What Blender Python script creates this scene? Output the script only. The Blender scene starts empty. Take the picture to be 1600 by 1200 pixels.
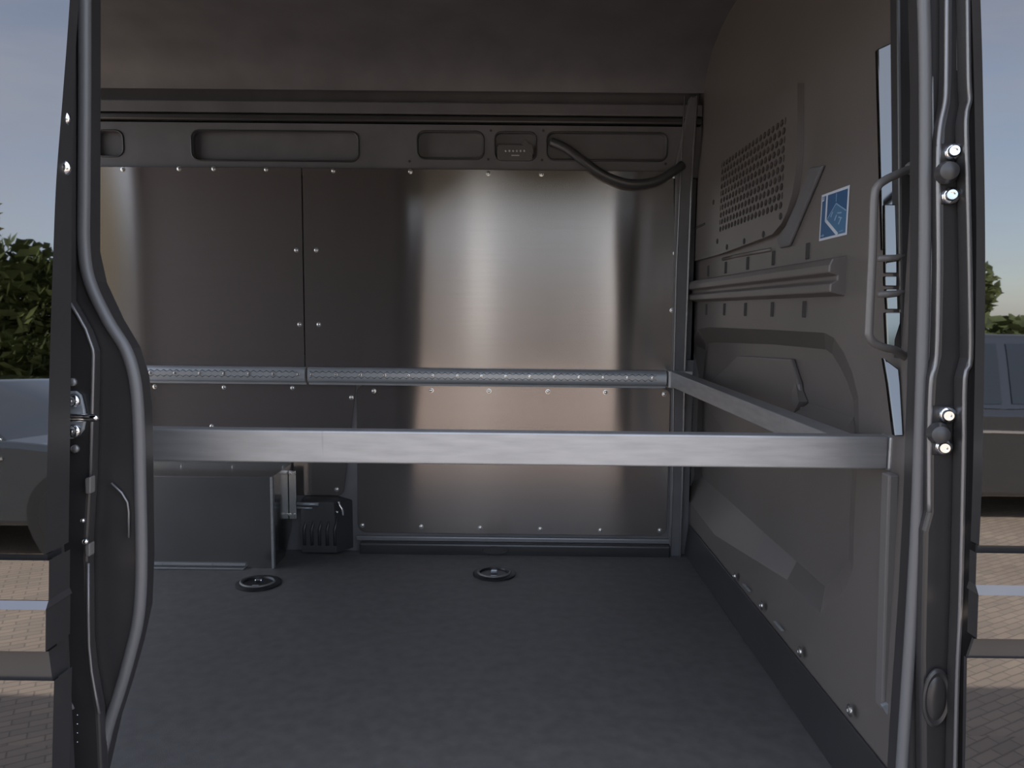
import bpy, bmesh, math, random
from mathutils import Vector, Matrix
from mathutils.geometry import tessellate_polygon
random.seed(7)
V = Vector
# ------------------------------------------------------------------ camera
FPX = 1190.0
CAM = V((0, 0, 1.62))
YAW, ROLL = math.radians(0.30), math.radians(0.58)
PITCH = math.atan(116 / FPX)
def cam_basis():
    r = V((math.cos(ROLL), 0, math.sin(ROLL)))
    w = V((-math.sin(ROLL), 0, math.cos(ROLL)))
    f = V((0, math.cos(PITCH), 0)) - w * math.sin(PITCH)
    rot = Matrix.Rotation(YAW, 3, 'Z')            # turn a little to the left
    r, f = rot @ r, rot @ f
    return r, r.cross(f), f
CR, CU, CF = cam_basis()
cd = bpy.data.cameras.new('camera'); cam = bpy.data.objects.new('camera', cd)
bpy.context.scene.collection.objects.link(cam)
cd.sensor_width = 36; cd.lens = FPX / 1600 * 36; cd.clip_start = 0.02; cd.clip_end = 2000
m = Matrix((CR, CU, -CF)).transposed().to_4x4(); m.translation = CAM
cam.matrix_world = m
bpy.context.scene.camera = cam
# ------------------------------------------------------------------ light
SUN_EL, SUN_AZ = math.radians(52), math.radians(4)
world = bpy.data.worlds.new('sky'); bpy.context.scene.world = world
world.use_nodes = True
nt = world.node_tree; nt.nodes.clear()
sky = nt.nodes.new('ShaderNodeTexSky'); sky.sky_type = 'NISHITA'
sky.sun_disc = False; sky.sun_elevation = SUN_EL; sky.sun_rotation = SUN_AZ
sky.air_density = 1.0; sky.dust_density = 1.0; sky.ozone_density = 1.0
bg = nt.nodes.new('ShaderNodeBackground'); bg.inputs['Strength'].default_value = 0.30
wo = nt.nodes.new('ShaderNodeOutputWorld')
tc = nt.nodes.new('ShaderNodeTexCoord'); cn = nt.nodes.new('ShaderNodeTexNoise')
cn.inputs['Scale'].default_value = 2.2; cn.inputs['Detail'].default_value = 6; cn.inputs['Roughness'].default_value = 0.6
cmap = nt.nodes.new('ShaderNodeMapping'); cmap.inputs['Scale'].default_value = (1, 1, 3)
cr = nt.nodes.new('ShaderNodeMapRange'); cr.inputs['From Min'].default_value = 0.35; cr.inputs['From Max'].default_value = 0.75
cr.inputs['To Min'].default_value = 0.38; cr.inputs['To Max'].default_value = 0.75
cmix = nt.nodes.new('ShaderNodeMixRGB'); cmix.inputs['Color2'].default_value = (3.4, 3.35, 3.45, 1)     # thin high cloud
nt.links.new(tc.outputs['Generated'], cmap.inputs[0]); nt.links.new(cmap.outputs[0], cn.inputs['Vector'])
nt.links.new(cn.outputs['Fac'], cr.inputs['Value']); nt.links.new(cr.outputs[0], cmix.inputs['Fac'])
nt.links.new(sky.outputs[0], cmix.inputs['Color1']); nt.links.new(cmix.outputs[0], bg.inputs[0]); nt.links.new(bg.outputs[0], wo.inputs[0])
sd = bpy.data.lights.new('sun', 'SUN'); sd.energy = 6.0; sd.angle = math.radians(0.53); sd.color = (1, 0.95, 0.88)
sun = bpy.data.objects.new('sun', sd); bpy.context.scene.collection.objects.link(sun)
sdir = V((math.sin(SUN_AZ) * math.cos(SUN_EL), math.cos(SUN_AZ) * math.cos(SUN_EL), math.sin(SUN_EL)))
sun.rotation_euler = sdir.to_track_quat('Z', 'Y').to_euler(); sun.location = (0, 12, 16)
vs = bpy.context.scene.view_settings
vs.view_transform = 'Standard'; vs.look = 'None'; vs.gamma = 1; vs.use_curve_mapping = False
vs.exposure = 1.0
COL = bpy.context.scene.collection

# ------------------------------------------------------------------ measuring helpers (a sight line met with a real plane)
def ray(px, py): return CF * FPX + CR * (px - 800) + CU * (600 - py)
def aty(px, py, y):
    d = ray(px, py); return CAM + d * (y / d.y)
def atx(px, py, x):
    d = ray(px, py); return CAM + d * (x / d.x)
def atz(px, py, z):
    d = ray(px, py); return CAM + d * ((z - CAM.z) / d.z)

# ------------------------------------------------------------------ materials
def mat(name, base, rough=0.5, metal=0.0, var=0.0, vscale=8.0, bump=0.0, bscale=200.0, spec=0.5, coat=0.0, stretch=None, aniso=0.0, tang=None):
    m = bpy.data.materials.new(name); m.use_nodes = True
    n = m.node_tree.nodes; l = m.node_tree.links; p = n['Principled BSDF']
    p.inputs['Base Color'].default_value = (*base, 1)
    p.inputs['Roughness'].default_value = rough; p.inputs['Metallic'].default_value = metal
    p.inputs['Specular IOR Level'].default_value = spec; p.inputs['Coat Weight'].default_value = coat
    p.inputs['Coat Roughness'].default_value = 0.03
    geo = n.new('ShaderNodeNewGeometry')
    src = geo.outputs['Position']
    if stretch:
        mp = n.new('ShaderNodeMapping'); mp.inputs['Scale'].default_value = stretch
        l.new(src, mp.inputs['Vector']); src = mp.outputs['Vector']
    if var > 0:
        nz = n.new('ShaderNodeTexNoise'); nz.inputs['Scale'].default_value = vscale; nz.inputs['Detail'].default_value = 5
        l.new(src, nz.inputs['Vector'])
        mr = n.new('ShaderNodeMapRange'); mr.inputs['To Min'].default_value = 1 - var; mr.inputs['To Max'].default_value = 1 + var
        mr.inputs['From Min'].default_value = 0.3; mr.inputs['From Max'].default_value = 0.7
        l.new(nz.outputs['Fac'], mr.inputs['Value'])
        mx = n.new('ShaderNodeVectorMath'); mx.operation = 'SCALE'; mx.inputs[0].default_value = base
        l.new(mr.outputs[0], mx.inputs['Scale']); l.new(mx.outputs[0], p.inputs['Base Color'])
    if bump > 0:
        nb = n.new('ShaderNodeTexNoise'); nb.inputs['Scale'].default_value = bscale; nb.inputs['Detail'].default_value = 3
        l.new(src, nb.inputs['Vector'])
        b = n.new('ShaderNodeBump'); b.inputs['Strength'].default_value = bump; b.inputs['Distance'].default_value = 0.002
        l.new(nb.outputs['Fac'], b.inputs['Height']); l.new(b.outputs[0], p.inputs['Normal'])
    if aniso:
        p.inputs['Anisotropic'].default_value = aniso
        c = n.new('ShaderNodeCombineXYZ')
        for i in range(3): c.inputs[i].default_value = tang[i]
        l.new(c.outputs[0], p.inputs['Tangent'])
    return m
M = {}
M['paint'] = mat('black_gloss_paint', (0.165, 0.165, 0.168), 0.015, 1.0, bump=0.02, bscale=9)
M['jamb'] = mat('dark_jamb_paint', (0.038, 0.036, 0.037), 0.32, 0.0, spec=0.6, var=0.1)
M['jamb_edge_lit'] = mat('jamb_edge_highlight', (0.22, 0.215, 0.22), 0.25, 0.3, spec=0.9)  # lighter copy of the jamb paint, edge highlights put into the colour
M['steel_dark'] = mat('dark_painted_steel', (0.128, 0.124, 0.130), 0.5, 0.0, var=0.12, bump=0.05)
M['bulk'] = mat('grey_brown_bulkhead_paint', (0.135, 0.119, 0.112), 0.34, 0.0, var=0.06, vscale=4, bump=0.12, bscale=300)
M['floor'] = mat('dark_rubber_floor', (0.105, 0.100, 0.097), 0.52, 0.0, var=0.15, vscale=30, bump=0.3, bscale=500)
M['alu'] = mat('brushed_aluminium', (0.285, 0.255, 0.243), 0.15, 0.80, var=0.025, vscale=3, stretch=(1, 1, 40), aniso=1.0, tang=(0, 0, 1))
M['alu_bar'] = mat('mill_aluminium', (0.41, 0.41, 0.418), 0.46, 0.72, var=0.10, vscale=6, stretch=(2, 2, 14), bump=0.03)
def scuff(m):
    n = m.node_tree.nodes; l = m.node_tree.links; p = n['Principled BSDF']
    g = n.new('ShaderNodeNewGeometry'); mp = n.new('ShaderNodeMapping'); mp.inputs['Scale'].default_value = (60, 60, 3)
    z = n.new('ShaderNodeTexNoise'); z.inputs['Scale'].default_value = 1.0; z.inputs['Detail'].default_value = 2
    r = n.new('ShaderNodeMapRange'); r.inputs['From Min'].default_value = 0.66; r.inputs['From Max'].default_value = 0.74
    r.inputs['To Min'].default_value = 1.0; r.inputs['To Max'].default_value = 0.80
    src = p.inputs['Base Color'].links[0].from_socket
    v = n.new('ShaderNodeVectorMath'); v.operation = 'SCALE'
    l.new(g.outputs['Position'], mp.inputs[0]); l.new(mp.outputs[0], z.inputs['Vector']); l.new(z.outputs['Fac'], r.inputs['Value'])
    l.new(src, v.inputs[0]); l.new(r.outputs[0], v.inputs['Scale']); l.new(v.outputs[0], p.inputs['Base Color'])
scuff(M['alu_bar'])
M['alu_box'] = mat('bright_sheet_aluminium', (0.52, 0.52, 0.51), 0.20, 1.0, var=0.06, vscale=5)
M['rail'] = mat('satin_rail_aluminium', (0.42, 0.445, 0.475), 0.36, 0.45, var=0.05)
M['groove'] = mat('dark_track_groove', (0.03, 0.035, 0.04), 0.5)
M['screw'] = mat('zinc_screw', (0.75, 0.74, 0.72), 0.25, 1.0)
M['chrome'] = mat('bright_zinc_bolt', (0.82, 0.84, 0.87), 0.14, 1.0)
M['rubber'] = mat('door_seal_rubber', (0.13, 0.13, 0.135), 0.42, 0.0, spec=0.6, bump=0.05)
M['black'] = mat('black_plastic', (0.048, 0.046, 0.048), 0.4, 0.0, spec=0.6)
M['black_deep'] = mat('black_ring_cup', (0.014, 0.014, 0.015), 0.4)
M['handle'] = mat('grey_brown_handle_plastic', (0.16, 0.15, 0.145), 0.35)
M['pillar'] = mat('glossy_body_colour_pillar', (0.13, 0.133, 0.135), 0.10, 1.0)
M['cavity'] = mat('cavity_shade', (0.045, 0.043, 0.043), 0.8)  # shade inside holes and slots put into the colour
M['st_white'] = mat('sticker_white', (0.60, 0.64, 0.72), 0.35)
M['st_blue'] = mat('sticker_blue', (0.03, 0.10, 0.23), 0.35)
M['st_mid'] = mat('sticker_mid_blue', (0.06, 0.165, 0.31), 0.35)
M['st_pale'] = mat('sticker_pale_blue', (0.25, 0.38, 0.55), 0.35)
M['lamp'] = mat('grey_plastic_housing', (0.10, 0.095, 0.095), 0.5)
M['lamp_light'] = mat('pale_plastic_print', (0.5, 0.48, 0.47), 0.5)
M['trunk'] = mat('bark', (0.10, 0.075, 0.055), 0.9, var=0.3)
M['leaf'] = mat('leaves', (0.09, 0.11, 0.035), 0.6, var=0.5, vscale=2.5)
M['leaf2'] = mat('yellow_green_leaves', (0.36, 0.30, 0.07), 0.6, var=0.3, vscale=2.5)
M['car_dark'] = mat('dark_car_paint', (0.02, 0.022, 0.027), 0.06, 0.0, spec=1.0, coat=1.0)
M['car_blue'] = mat('blue_grey_car_paint', (0.05, 0.06, 0.07), 0.08, 0.4, coat=1.0)
M['glass'] = mat('dark_car_glass', (0.02, 0.025, 0.03), 0.03, 0.0, spec=1.0)
M['tyre'] = mat('tyre', (0.02, 0.02, 0.02), 0.8)
M['wheel'] = mat('alloy_wheel', (0.7, 0.7, 0.7), 0.25, 1.0)
def brick_mat():
    m = bpy.data.materials.new('beige_block_paving'); m.use_nodes = True
    n = m.node_tree.nodes; l = m.node_tree.links; p = n['Principled BSDF']; p.inputs['Roughness'].default_value = 0.85
    g = n.new('ShaderNodeNewGeometry'); b = n.new('ShaderNodeTexBrick')
    b.inputs['Scale'].default_value = 1.0; b.inputs['Brick Width'].default_value = 0.12; b.inputs['Row Height'].default_value = 0.045
    b.inputs['Mortar Size'].default_value = 0.003
    b.inputs['Color1'].default_value = (0.42, 0.335, 0.26, 1); b.inputs['Color2'].default_value = (0.35, 0.285, 0.23, 1)
    b.inputs['Mortar'].default_value = (0.24, 0.20, 0.165, 1)
    mp = n.new('ShaderNodeMapping'); mp.inputs['Rotation'].default_value = (0, 0, 0.5)
    nz = n.new('ShaderNodeTexNoise'); nz.inputs['Scale'].default_value = 2.0; nz.inputs['Detail'].default_value = 6
    mix = n.new('ShaderNodeMixRGB'); mix.blend_type = 'MULTIPLY'; mix.inputs['Fac'].default_value = 0.35
    l.new(g.outputs['Position'], mp.inputs['Vector']); l.new(mp.outputs[0], b.inputs['Vector']); l.new(g.outputs['Position'], nz.inputs['Vector'])
    l.new(b.outputs['Color'], mix.inputs['Color1']); l.new(nz.outputs['Fac'], mix.inputs['Color2']); l.new(mix.outputs[0], p.inputs['Base Color'])
    bp = n.new('ShaderNodeBump'); bp.inputs['Strength'].default_value = 0.6; bp.inputs['Distance'].default_value = 0.01; bp.invert = True
    l.new(b.outputs['Fac'], bp.inputs['Height']); l.new(bp.outputs[0], p.inputs['Normal'])
    return m
M['paving'] = brick_mat()

# ------------------------------------------------------------------ mesh helpers
class MB:
    def __init__(s): s.v = []; s.f = []
    def add(s, vs, fs):
        k = len(s.v); s.v += [V(p) for p in vs]; s.f += [tuple(i + k for i in f) for f in fs]; return s
    def box(s, a, b):
        (x0, y0, z0), (x1, y1, z1) = a, b
        return s.add([(x0,y0,z0),(x1,y0,z0),(x1,y1,z0),(x0,y1,z0),(x0,y0,z1),(x1,y0,z1),(x1,y1,z1),(x0,y1,z1)],
                     [(3,2,1,0),(4,5,6,7),(0,1,5,4),(1,2,6,5),(2,3,7,6),(3,0,4,7)])
    def prism(s, pts, d):
        d = V(d); n = len(pts); pts = [V(p) for p in pts]
        nn = V((0,0,0))
        for i in range(n): nn += pts[i].cross(pts[(i+1) % n])
        if nn.dot(d) > 0: pts = pts[::-1]        # first cap looks away from the extrusion
        return s.add(pts + [p + d for p in pts], [tuple(range(n)), tuple(range(2*n-1, n-1, -1))] +
                     [((i+1) % n, i, i+n, (i+1) % n + n) for i in range(n)])
    def loft(s, rings, closed=False, caps=False):
        k = len(s.v); n = len(rings[0])
        for r in rings: s.v += [V(p) for p in r]
        for a in range(len(rings) - 1):
            for i in range(n if closed else n - 1):
                j = (i + 1) % n
                s.f.append((k+a*n+i, k+a*n+j, k+(a+1)*n+j, k+(a+1)*n+i))
        if caps:
            s.f.append(tuple(k + i for i in range(n))[::-1]); s.f.append(tuple(k + (len(rings)-1)*n + i for i in range(n)))
        return s
    def tube(s, path, r, n=10, closed=False, flat=1.0):
        path = [V(p) for p in path]; rings = []; N = len(path); up = None
        for i, p in enumerate(path):
            if closed: t = path[(i+1) % N] - path[i-1]
            else: t = path[min(i+1, N-1)] - path[max(i-1, 0)]
            t.normalize()
            if up is None:
                up = V((0,0,1)) if abs(t.z) < 0.9 else V((0,1,0))
            a = t.cross(up).normalized(); b = a.cross(t).normalized(); up = b
            rings.append([p + a * (r*math.cos(2*math.pi*q/n)) + b * (r*flat*math.sin(2*math.pi*q/n)) for q in range(n)])
        if closed: rings.append(rings[0])
        return s.loft(rings, True, not closed)
    def lathe(s, prof, n=16, c=(0,0,0), axis=(0,0,1)):
        q = V((0,0,1)).rotation_difference(V(axis)); c = V(c); rings = []
        for r, h in prof:
            rings.append([c + q @ V((max(r,1e-5)*math.cos(2*math.pi*i/n), max(r,1e-5)*math.sin(2*math.pi*i/n), h)) for i in range(n)])
        return s.loft(rings, True, True)
    def holed(s, outer, holes):
        loops = [[V(p) for p in outer]] + [[V(p) for p in h] for h in holes]
        flat = [p for lp in loops for p in lp]
        return s.add(flat, [tuple(t) for t in tessellate_polygon(loops)])
    def mesh(s, name, smooth=False, fix=True):
        me = bpy.data.meshes.new(name); me.from_pydata([tuple(p) for p in s.v], [], s.f)
        if fix:
            bm = bmesh.new(); bm.from_mesh(me); bmesh.ops.remove_doubles(bm, verts=bm.verts, dist=1e-6)
            bmesh.ops.recalc_face_normals(bm, faces=bm.faces); bm.to_mesh(me); bm.free()
        if smooth:
            for p in me.polygons: p.use_smooth = True
        return me
    def build(s, name, mt, parent=None, smooth=False, bevel=0.0, seg=2, fix=True, auto=None):
        me = s.mesh(name, smooth or auto is not None, fix); me.materials.append(M[mt] if isinstance(mt, str) else mt)
        if auto is not None: me.set_sharp_from_angle(angle=math.radians(auto))
        return link(name, me, parent, bevel, seg)
def link(name, me, parent=None, bevel=0.0, seg=2):
    o = bpy.data.objects.new(name, me); COL.objects.link(o)
    if parent is not None: setp(o, parent)
    if bevel:
        b = o.modifiers.new('bevel', 'BEVEL'); b.width = bevel; b.segments = seg; b.limit_method = 'ANGLE'; b.angle_limit = math.radians(35); b.use_clamp_overlap = True
    return o
def wloc(o):
    p = V(o.location)
    while o.parent: o = o.parent; p += o.location + o.matrix_parent_inverse.translation if False else V((0,0,0))
    return p
WL = {}
def setp(o, parent):
    o.parent = parent
    o.matrix_parent_inverse = Matrix.Translation(-WL.get(parent.name, V((0,0,0))))
def tag(o, label, cat, group=None, kind=None):
    o['label'] = label; o['category'] = cat
    if group: o['group'] = group
    if kind: o['kind'] = kind
    return o
def thing(name, loc, label, cat, group=None, kind=None):
    o = bpy.data.objects.new(name, None); COL.objects.link(o); o.location = loc; o.empty_display_size = 0.05
    WL[o.name] = V(loc)
    return tag(o, label, cat, group, kind)
def struct(name, label, cat, loc=(0,0,0)):
    return thing(name, loc, label, cat, None, 'structure')
SH = {}
def shared(key, maker):
    if key not in SH: SH[key] = maker()
    return SH[key]
def inst(name, key, loc, parent, rot=None, scale=1.0):
    o = bpy.data.objects.new(name, SH[key]); COL.objects.link(o); setp(o, parent)
    o.location = loc
    if rot is not None: o.rotation_euler = rot
    o.scale = (scale,)*3
    return o
def rrect(x0, x1, z0, z1, r, n=4):
    pts = []
    for cx, cz, a0 in ((x1-r, z1-r, 0), (x0+r, z1-r, 90), (x0+r, z0+r, 180), (x1-r, z0+r, 270)):
        for k in range(n+1):
            a = math.radians(a0 + 90*k/n); pts.append((cx + r*math.cos(a), cz + r*math.sin(a)))
    return pts
def smooth_path(pts, n=6):
    out = []; P = [V(p) for p in pts]
    for i in range(len(P)-1):
        p0, p1, p2, p3 = P[max(i-1,0)], P[i], P[i+1], P[min(i+2,len(P)-1)]
        for k in range(n):
            t = k/n
            out.append(0.5*((2*p1)+(p2-p0)*t+(2*p0-5*p1+4*p2-p3)*t*t+(3*p1-p0-3*p2+p3)*t**3))
    return out + [P[-1]]
# shared small meshes, axis along -Y (facing the door) or -X (facing into the van from the bulkhead)
def screw_mesh(axis, name, mt, r=0.0065):
    me = MB().lathe([(0.0,0),(r*1.45,0),(r*1.45,0.0012),(r*1.0,0.0015),(r*0.95,0.0035),(r*0.55,0.005),(r*0.35,0.005),(r*0.30,0.0032),(0,0.0032)], 12, (0,0,0), axis).mesh(name, True)
    me.materials.append(M[mt]); me.set_sharp_from_angle(angle=math.radians(40)); return me
SH['screw'] = screw_mesh((0,-1,0), 'screw', 'screw')
SH['screw_small'] = screw_mesh((0,-1,0), 'screw', 'screw', 0.004)
SH['screw_x'] = screw_mesh((-1,0,0), 'screw', 'screw', 0.009)
def boltm(axis, name, r, h):
    me = MB().lathe([(0,0),(r*1.7,0),(r*1.75,0.002),(r*1.6,0.005),(r*1.15,0.007),(r*1.1,h),(r*0.95,h+0.003),(r*0.55,h+0.003),(r*0.5,h-0.002),(0,h-0.002)], 16, (0,0,0), axis).mesh(name, True)
    me.materials.append(M['chrome']); me.set_sharp_from_angle(angle=math.radians(45)); return me
SH['bolt'] = boltm((-0.25,-1,0.05), 'bolt', 0.0062, 0.010)
SH['bolt_r'] = boltm((-0.35,-1,0), 'bolt', 0.0075, 0.012)

# ================================================================== STRUCTURE
ZF = 0.66        # load floor
ZC = 2.62        # ceiling
YW = 3.00        # far wall
XB = 0.70        # bulkhead
XR = -2.28       # rear opening of the van
# ground
g = MB().add([(-70,-70,0),(70,-70,0),(70,70,0),(-70,70,0)], [(0,1,2,3)]).build('ground', 'paving', fix=False)
tag(g, 'beige block paving the van is parked on', 'paving', kind='structure')
# floor
fl = struct('floor', 'dark grey rubber load floor of the van', 'floor', (0, 2, ZF))
MB().box((XR, 1.24, ZF-0.07), (XB, 2.905, ZF)).build('floor_mat', 'floor', fl, bevel=0.006)
MB().box((XR, 1.16, ZF-0.10), (2.2, 3.10, ZF-0.072)).build('underbody', 'steel_dark', fl)
MB().box((XR, 2.907, ZF-0.07), (XB, 3.02, ZF-0.012)).build('floor_edge_gutter', 'steel_dark', fl)
# ceiling with curved corner
ce = struct('ceiling', 'dark roof lining above the load space', 'ceiling', (0, 2, ZC))
prof = [(1.18, 2.60), (1.4, ZC), (2.55, ZC)]
for k in range(1, 7):
    a = math.radians(15*k); prof.append((2.55 + 0.42*math.sin(a), ZC - 0.18*(1-math.cos(a))))
MB().loft([[(XR, y, z) for y, z in prof], [(1.2, y, z) for y, z in prof]]).build('roof_lining', 'steel_dark', ce, smooth=True, fix=False)
MB().box((XR, 1.10, 2.68), (2.4, 3.14, 2.74)).build('roof_skin', 'paint', ce, bevel=0.02)
# far wall
wf = struct('wall_far', 'dark painted steel side wall facing the open door', 'wall', (0, YW, ZF))
MB().box((XR, 3.045, ZF-0.1), (2.4, 3.14, 2.66)).build('wall_sheet', 'steel_dark', wf)
zt, z1, z0 = aty(800,163,YW).z, aty(800,197,YW).z, aty(800,262,YW).z
def rr_px(x0, y0, x1, y1, r, y, n=4):
    a, b = aty(x0, y1, y), aty(x1, y0, y)
    return [(x, y, z) for x, z in rrect(a.x, b.x, a.z, b.z, r, n)]
holes = [rr_px(652,206,756,248,0.028,YW-0.012), rr_px(773,207,838,250,0.025,YW-0.012), rr_px(854,208,1043,250,0.028,YW-0.012),
         rr_px(300,206,560,250,0.028,YW-0.012), rr_px(150,204,192,244,0.028,YW-0.012)]
hp = MB().holed([(XR,YW-0.012,z0-0.03),(XB,YW-0.012,z0-0.03),(XB,YW-0.012,z1),(XR,YW-0.012,z1)], holes)
for h in holes:
    r0 = [V(p) for p in h]; c = sum(r0, V())/len(r0)
    r1 = [V((c.x+(p.x-c.x)*0.985, p.y+0.004, c.z+(p.z-c.z)*0.965)) for p in r0]
    r2 = [p + V((0,0.028,0)) for p in r1]
    hp.loft([r0, r1, r2], True)
hp.build('header_panel', 'steel_dark', wf, auto=30)
for h in holes:   # rolled lip around every pocket
    r0 = [V(p)+V((0,-0.001,0)) for p in h]
    MB().tube(r0, 0.0035, 6, True).build('pocket_lip', 'jamb', wf, smooth=True)
MB().box((XR, YW+0.012, z0-0.03), (XB, YW+0.044, z1)).build('pocket_back', 'steel_dark', wf)
MB().box((XR, YW-0.03, z1+0.006), (XB, YW+0.04, z1+0.03)).build('header_ledge', 'jamb', wf, bevel=0.006)
MB().box((XR, YW-0.022, z1+0.036), (XB, YW+0.04, zt)).build('upper_panel', 'steel_dark', wf, bevel=0.005)
for px, py in ((767,204),(849,204),(763,249),(847,250),(640,252),(1040,256)):
    p = aty(px,py,YW-0.0125); MB().lathe([(0.005,0),(0.005,0.001),(0,0.001)], 10, p, (0,-1,0)).build('plug_hole', 'cavity', wf)
# wall posts and sill below
MB().box((XR, 2.99, ZF-0.05), (XB, 3.046, aty(800,560,2.99).z)).build('lower_wall_sheet', 'steel_dark', wf)
zs = aty(772,850,2.95).z
sl = MB(); sl.box((aty(560,850,2.93).x, 2.945, ZF-0.06), (aty(1050,850,2.93).x, 3.0, zs)).build('sill_step', 'jamb', wf, bevel=0.008)
zs2 = aty(800,842,2.97).z
MB().box((aty(556,842,2.97).x, 2.972, zs), (aty(1050,842,2.97).x, 3.0, zs2+0.004)).build('sill_bead', 'jamb_edge_lit', wf, bevel=0.004)  # pale strip, highlight of the ledge put into its colour
p = aty(772,860,2.944)
so = MB().lathe([(0.055,0),(0.055,0.002),(0.048,0.003),(0.045,0.001),(0,0.001)], 24, (0,0,0), (0,-1,0)).build('sill_socket', 'cavity', wf, auto=30); so.location = p; so.scale = (1,1,0.32)
# corner post between wall and bulkhead
cp = [(1056,255),(1079,150),(1092,150),(1082,300),(1072,590),(1067,760),(1062,900),(1046,900),(1050,590)]
MB().prism([aty(x,y,2.962) for x,y in cp], (0,0.05,0)).build('corner_post', 'steel_dark', wf, bevel=0.006)
MB().tube([aty(x,y,2.952) for x,y in ((1089,150),(1080,300),(1070,580),(1066,760),(1062,890))], 0.0045, 6).build('corner_post_bead', 'jamb_edge_lit', wf, smooth=True)
MB().tube([aty(x,y,2.956) for x,y in ((1070,150),(1064,270),(1057,420),(1053,590),(1051,760),(1047,880))], 0.003, 6).build('corner_post_bead', 'jamb_edge_lit', wf, smooth=True)
# wheel arch liner left of the lower panel
wa = MB(); rings = []
xa0, xa1 = aty(468,800,2.9).x, aty(548,800,2.95).x
zt2 = aty(500,778,2.95).z
for k in range(9):
    a = math.radians(k*90/8); rings.append([(xa0, 2.99-0.07*math.sin(a)-0.0, ZF + (zt2-ZF)*(1-0.06*(1-math.cos(a)))), (xa1-0.06, 2.99-0.07*math.sin(a), ZF+(zt2-ZF)*(1-0.06*(1-math.cos(a)))), (xa1, 2.992, ZF+(zt2-ZF)*(0.92-0.06*(1-math.cos(a))))])
rings.append([(xa0, 2.92, ZF), (xa1-0.05, 2.92, ZF), (xa1, 2.99, ZF)])
wa.loft(rings).build('wheel_arch_liner', 'black', wf, auto=50)
for k in range(5):
    x = aty(474+12*k, 800, 2.91).x
    MB().tube([(x,2.917,ZF+0.03),(x,2.914,zt2-0.12),(x+0.01,2.93,zt2-0.07)], 0.006, 6).build('liner_rib', 'black', wf, smooth=True)
MB().tube([aty(464,787,2.91), aty(498,788,2.91)], 0.007, 8).build('liner_pipe', 'rail', wf, smooth=True)
MB().tube([aty(464,793,2.91), aty(488,794,2.91)], 0.004, 8).build('liner_pipe', 'rail', wf, smooth=True)
MB().tube(smooth_path([aty(x,y,2.90) for x,y in ((529,784),(531,790),(535,797),(536,806))],4), 0.005, 8).build('liner_clip', 'chrome', wf, smooth=True)
MB().lathe([(0.007,0),(0.006,0.006),(0,0.007)], 10, aty(527,800,2.92), (0,-1,0)).build('liner_clip', 'chrome', wf, smooth=True)

# near wall behind the sliding door and the cab side (closing the box)
wn = struct('wall_near', 'inside of the body side behind the slid-back door', 'wall', (-1.5, 1.25, ZF))
MB().box((XR, 1.20, ZF-0.1), (-0.745, 1.26, 2.66)).build('inner_skin', 'steel_dark', wn)
MB().box((XR-0.02, 1.20, ZF-0.1), (XR, 1.34, 2.66)).build('rear_frame_post', 'steel_dark', wn)
MB().box((-0.80, 1.14, 2.30), (0.80, 1.24, 2.68)).build('door_header', 'jamb', ce, bevel=0.01)
# sill below the door
MB().box((-0.80, 1.06, 0.40), (0.80, 1.22, ZF-0.03)).build('step_sill', 'jamb', fl, bevel=0.01)

# ------------------------------------------------------------------ bulkhead
wb = struct('wall_right', 'grey-brown pressed bulkhead between load space and cab', 'bulkhead', (XB, 2.2, ZF))
def bx(px, py, off=0.0):
    p = atx(px, py, XB); return V((XB+off, p.y, p.z))
rec_out = [(1074,583),(1080,535),(1090,515),(1107,511),(1200,515),(1288,520),(1303,528),(1318,550),(1331,580),(1341,620),(1342,680),(1338,740),(1334,830),(1333,888),(1318,925),(1282,957),(1268,945),(1230,906),(1175,872),(1117,836),(1078,785),(1066,762),(1067,735),(1070,650)]
rec_in = [(1099,583),(1103,548),(1106,537),(1116,535),(1205,538),(1290,546),(1300,553),(1312,572),(1324,597),(1334,627),(1336,680),(1331,740),(1327,830),(1326,872),(1310,897),(1289,916),(1278,907),(1245,877),(1195,833),(1140,783),(1100,748),(1098,744),(1096,735),(1097,650)]
ro = [bx(*p) for p in rec_out]
DEP = 0.048
ri = [V((XB+DEP, (o:=atx(px,py,XB+DEP)).y, o.z)) for px, py in rec_in]
GY0, GY1, GZ0, GZ1 = 2.00, 2.62, 1.885, 2.12
grille_rect = [V((XB,GY0,GZ0)),V((XB,GY1,GZ0)),V((XB,GY1,GZ1)),V((XB,GY0,GZ1))]
sheet = MB().holed([(XB,1.34,ZF),(XB,3.04,ZF),(XB,3.04,2.66),(XB,1.34,2.66)], [ro, grille_rect])
sheet.loft([ro, [o*0.12+i*0.88 + V((0,0,0)) for o,i in zip(ro,ri)], ri], True)
sheet.add(ri, [tuple(t) for t in tessellate_polygon([ri])])
sheet.build('bulkhead_sheet', 'bulk', wb, auto=9)
MB().box((XB+0.13, 1.34, ZF-0.1), (XB+0.16, 3.06, 2.66)).build('bulkhead_back', 'cavity', wb)  # dark sheet set behind the grille, cavity shade in its colour
# pressed details inside the recess
def bpoly(pts, off, d, name, mt='bulk', bev=0.004):
    q = [V((XB+off, (o:=atx(px,py,XB+off)).y, o.z)) for px,py in pts]
    return MB().prism(q, (d,0,0)).build(name, mt, wb, bevel=bev)
bpoly([(1152,556),(1235,561),(1247,600),(1252,648),(1240,700),(1150,700),(1108,640),(1096,612)], DEP-0.014, 0.013, 'recess_embossing')
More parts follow.
